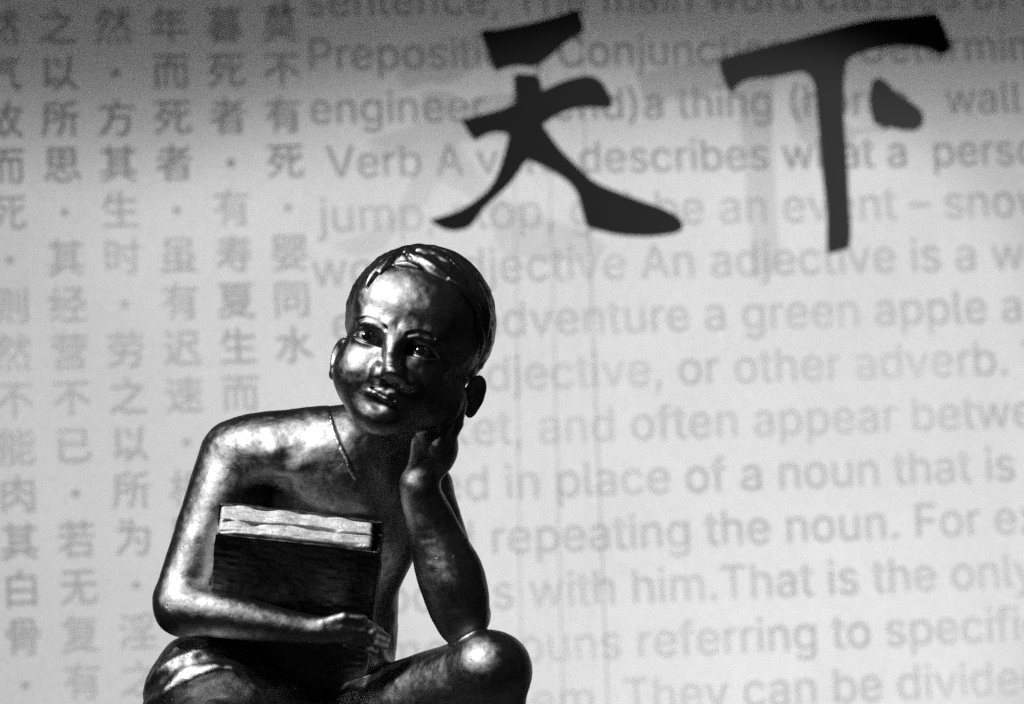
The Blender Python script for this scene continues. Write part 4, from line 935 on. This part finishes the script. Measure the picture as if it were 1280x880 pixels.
def hair_sdf(p):
    q = head_local(p)
    x, y, z = q[:, 0], q[:, 1], q[:, 2]
    m = (y - (7 + 1.62 * z) - 0.12 * np.maximum(x, 0) - 0.22 * np.maximum(-x - 15, 0) * 2.2) / 1.9                      # inside the hairline when positive
    m = np.minimum(m, (y + 62) * 0.7 + 0.25 * np.abs(x) * 0)
    m = m + 3.0 * noise(q, 12.0, 1.7) + 7.0 * noise(q, 34.0, 4.4)
    al = 0.75 * x - 0.45 * z - 0.3 * y                   # along the combing
    ac = np.stack([al / 64.0, (0.45 * x + 0.75 * z) / 7.0, (y + 0.35 * x) / 8.0], 1).astype(f32)
    st = noise(ac * 1.0, 1.0, 5.1)
    ac2 = np.stack([al / 70.0, (0.45 * x + 0.75 * z) / 4.5, (y + 0.35 * x) / 5.0], 1).astype(f32)
    st2 = noise(ac2, 1.0, 9.4)
    top = np.exp(-(((x - 2) / 46) ** 2 + ((y - 104) / 26) ** 2 + ((z - 34) / 34) ** 2))
    th = 5.0 + 0.8 * st + 0.9 * st2 + top * (2.5 + 2.5 * st)
    th = th * np.clip(m / 16.0, -0.5, 1.0)
    d = smax(skull(q) - th, -m - 1.0, 1.5)
    for r in LOCKS: d = smin(d, chain(p, r, 3), 5)
    for g in PARTS: d = smax(d, -chain(p, g, 2), 3)
    return d
c = HO
sculpt('hair', hair_sdf, c - 150, c + 150, 1.4, M_hair, statue)

# ---- collar of the shirt, laid along the neck
cpts = []
for x, y in [(411, 503), (413, 522), (419, 545), (429, 568), (438, 586), (446, 602)]:
    q_ = surf(x, y, 120.0)
    if q_ is not None: cpts.append((q_, 6.2 - 0.7 * len(cpts) if cpts else 4.5))
zz = np.array([p[2] for p, r in cpts]); ii = np.arange(len(zz))
zz = np.polyval(np.polyfit(ii, zz, 2), ii)               # an even run down the neck
COL = [spl([(np.array([p[0], p[1], z - 0.2], f32), r) for (p, r), z in zip(cpts, zz)], 4)]
def collar_sdf(p):
    d = chain(p, COL[0], 4)
    return d + 0.7 * noise(p, 6.0)
sculpt('collar', collar_sdf, (380, 470, -60), (480, 640, 120), 1.2, M_cloth, statue)

# ---- shorts
def shorts_raw(p):
    d = rc(p, A(335, 905, -80), A(268, 886, 46), 86, 66)
    d = smin(d, ell(p, A(258, 884, 0), (80, 96, 84)), 12)
    d = smin(d, rc(p, A(425, 918, -90), A(470, 895, -40), 72, 66), 30)
    d = smax(d, (p[:, 2] * 1.0 + 0.25 * p[:, 1] - 0.25 * 880) - 66, 6)     # leg opening
    return d
SH_F = [on(shorts_raw, [(266, 811), (246, 818), (222, 826), (203, 838), (192, 850)], [3, 7, 7, 6, 3], 2.0, 160),
        on(shorts_raw, [(272, 836), (250, 842), (224, 854), (202, 868), (186, 882)], [3, 7, 7.5, 6, 3], 2.0, 160),
        on(shorts_raw, [(240, 866), (220, 876), (200, 892)], [3, 6, 3], 2.0, 160)]
def shorts_sdf(p):
    d = shorts_raw(p)
    # gathered folds running across the hip
    t = (p[:, 1] + 0.42 * p[:, 0] + 0.25 * p[:, 2])
    for r in SH_F: d = smin(d, chain(p, r, 4), 9)
    d = d + 2.0 * np.sin(t / 6.0 + 1.5 * noise(p, 40.0, 2.2)) * (0.6 + 0.4 * noise(p, 30.0, 8.0)) + 0.8 * noise(p, 11.0)
    return d
sculpt('shorts', shorts_sdf, (150, 780, -190), (560, 1000, 130), STEP, M_cloth, statue)

# ---- the book (local: x along the width, y up the page, z out of the front cover; origin at the middle of the front top edge)
BW = np.array([0.99, -0.115, -0.03], f32); BN = np.array([-0.05, -0.58, 0.81], f32)
BW /= np.linalg.norm(BW); BN -= BW * (BN @ BW); BN /= np.linalg.norm(BN)
BU = np.cross(BN, BW)
BM = np.stack([BW, BU, BN], 1)
BO = at(368, 676, 118)
def book_px(V): return BO + (V @ BM.T) * np.array([1, -1, 1], f32)
def rbox(p, c, h, r):
    q = np.abs(p - np.asarray(c, f32)) - (np.asarray(h, f32) - r)
    return np.sqrt((np.maximum(q, 0) ** 2).sum(1)) + np.minimum(q.max(1), 0) - r
BH, BT, HWD = 272.0, 60.0, 97.0
def cover_sdf(p):
    d = rbox(p, (5, -BH / 2 - 2, -2.5), (HWD + 5, BH / 2 - 1, 2.5), 1.5)
    d = np.minimum(d, rbox(p, (5, -BH / 2, -BT + 2), (HWD + 5, BH / 2, 3.5), 2.5))
    d = smin(d, rbox(p, (HWD + 7, -BH / 2 - 9, -BT / 2), (4, BH / 2 - 9, BT / 2), 3), 5)
    return d + 1.2 * noise(p, 34.0) + 0.6 * noise(p * np.array([1, 2.2, 1], f32), 12.0, 4.0)
def pages_sdf(p):
    gap = 6.5 + 0.012 * p[:, 0] + 1.2 * noise(p, 22.0, 6.0)
    mid = -27.0 + 2.5 * noise(p * np.array([1, .2, .2], f32), 30.0)
    d = rbox(p, (-1, -BH / 2 + 2, -BT / 2 - 0.5), (HWD - 3.5, BH / 2 - 1, BT / 2 - 5), 4)
    slot = np.maximum(np.abs(p[:, 2] - mid) - gap * 0.5, -p[:, 1] - 26 + 0 * gap)
    d = smax(d, -np.maximum(slot, -(p[:, 0] + 88)), 1.5)
    lay = p[:, 2] + 1.2 * noise(p * np.array([1, .3, .3], f32), 18.0, 2.0)
    return d + 0.55 * np.sin(lay * 1.55) + 1.9 * noise(p * np.array([.4, 1, 1.6], f32), 7.0) + 2.6 * noise(p, 26.0, 7.7)
book = bpy.data.objects.new('book', None)
C.objects.link(book); book.parent = statue; book.location = -statue.location
cv = sculpt('cover', cover_sdf, (-106, -282, -72), (122, 12, 10), 1.6, M_cover, book, book_px)
pg = sculpt('pages', pages_sdf, (-106, -282, -66), (106, 12, 4), 1.25, M_pages, book, book_px)

# ------------------------------------------------------------------ the stone the boy sits on
def stone_sdf(p):
    d = rbox(p, A(410, 1110, -110), (140, 135, 105), 26)
    return d + 5 * noise(p, 60.0) + 2 * noise(p, 18.0)
st = sculpt('stone_seat', stone_sdf, (240, 940, -250), (590, 1240, 30), 5.0, M_stone, None)
tag(st, 'rough block of grey stone under the seated statue', 'stone')
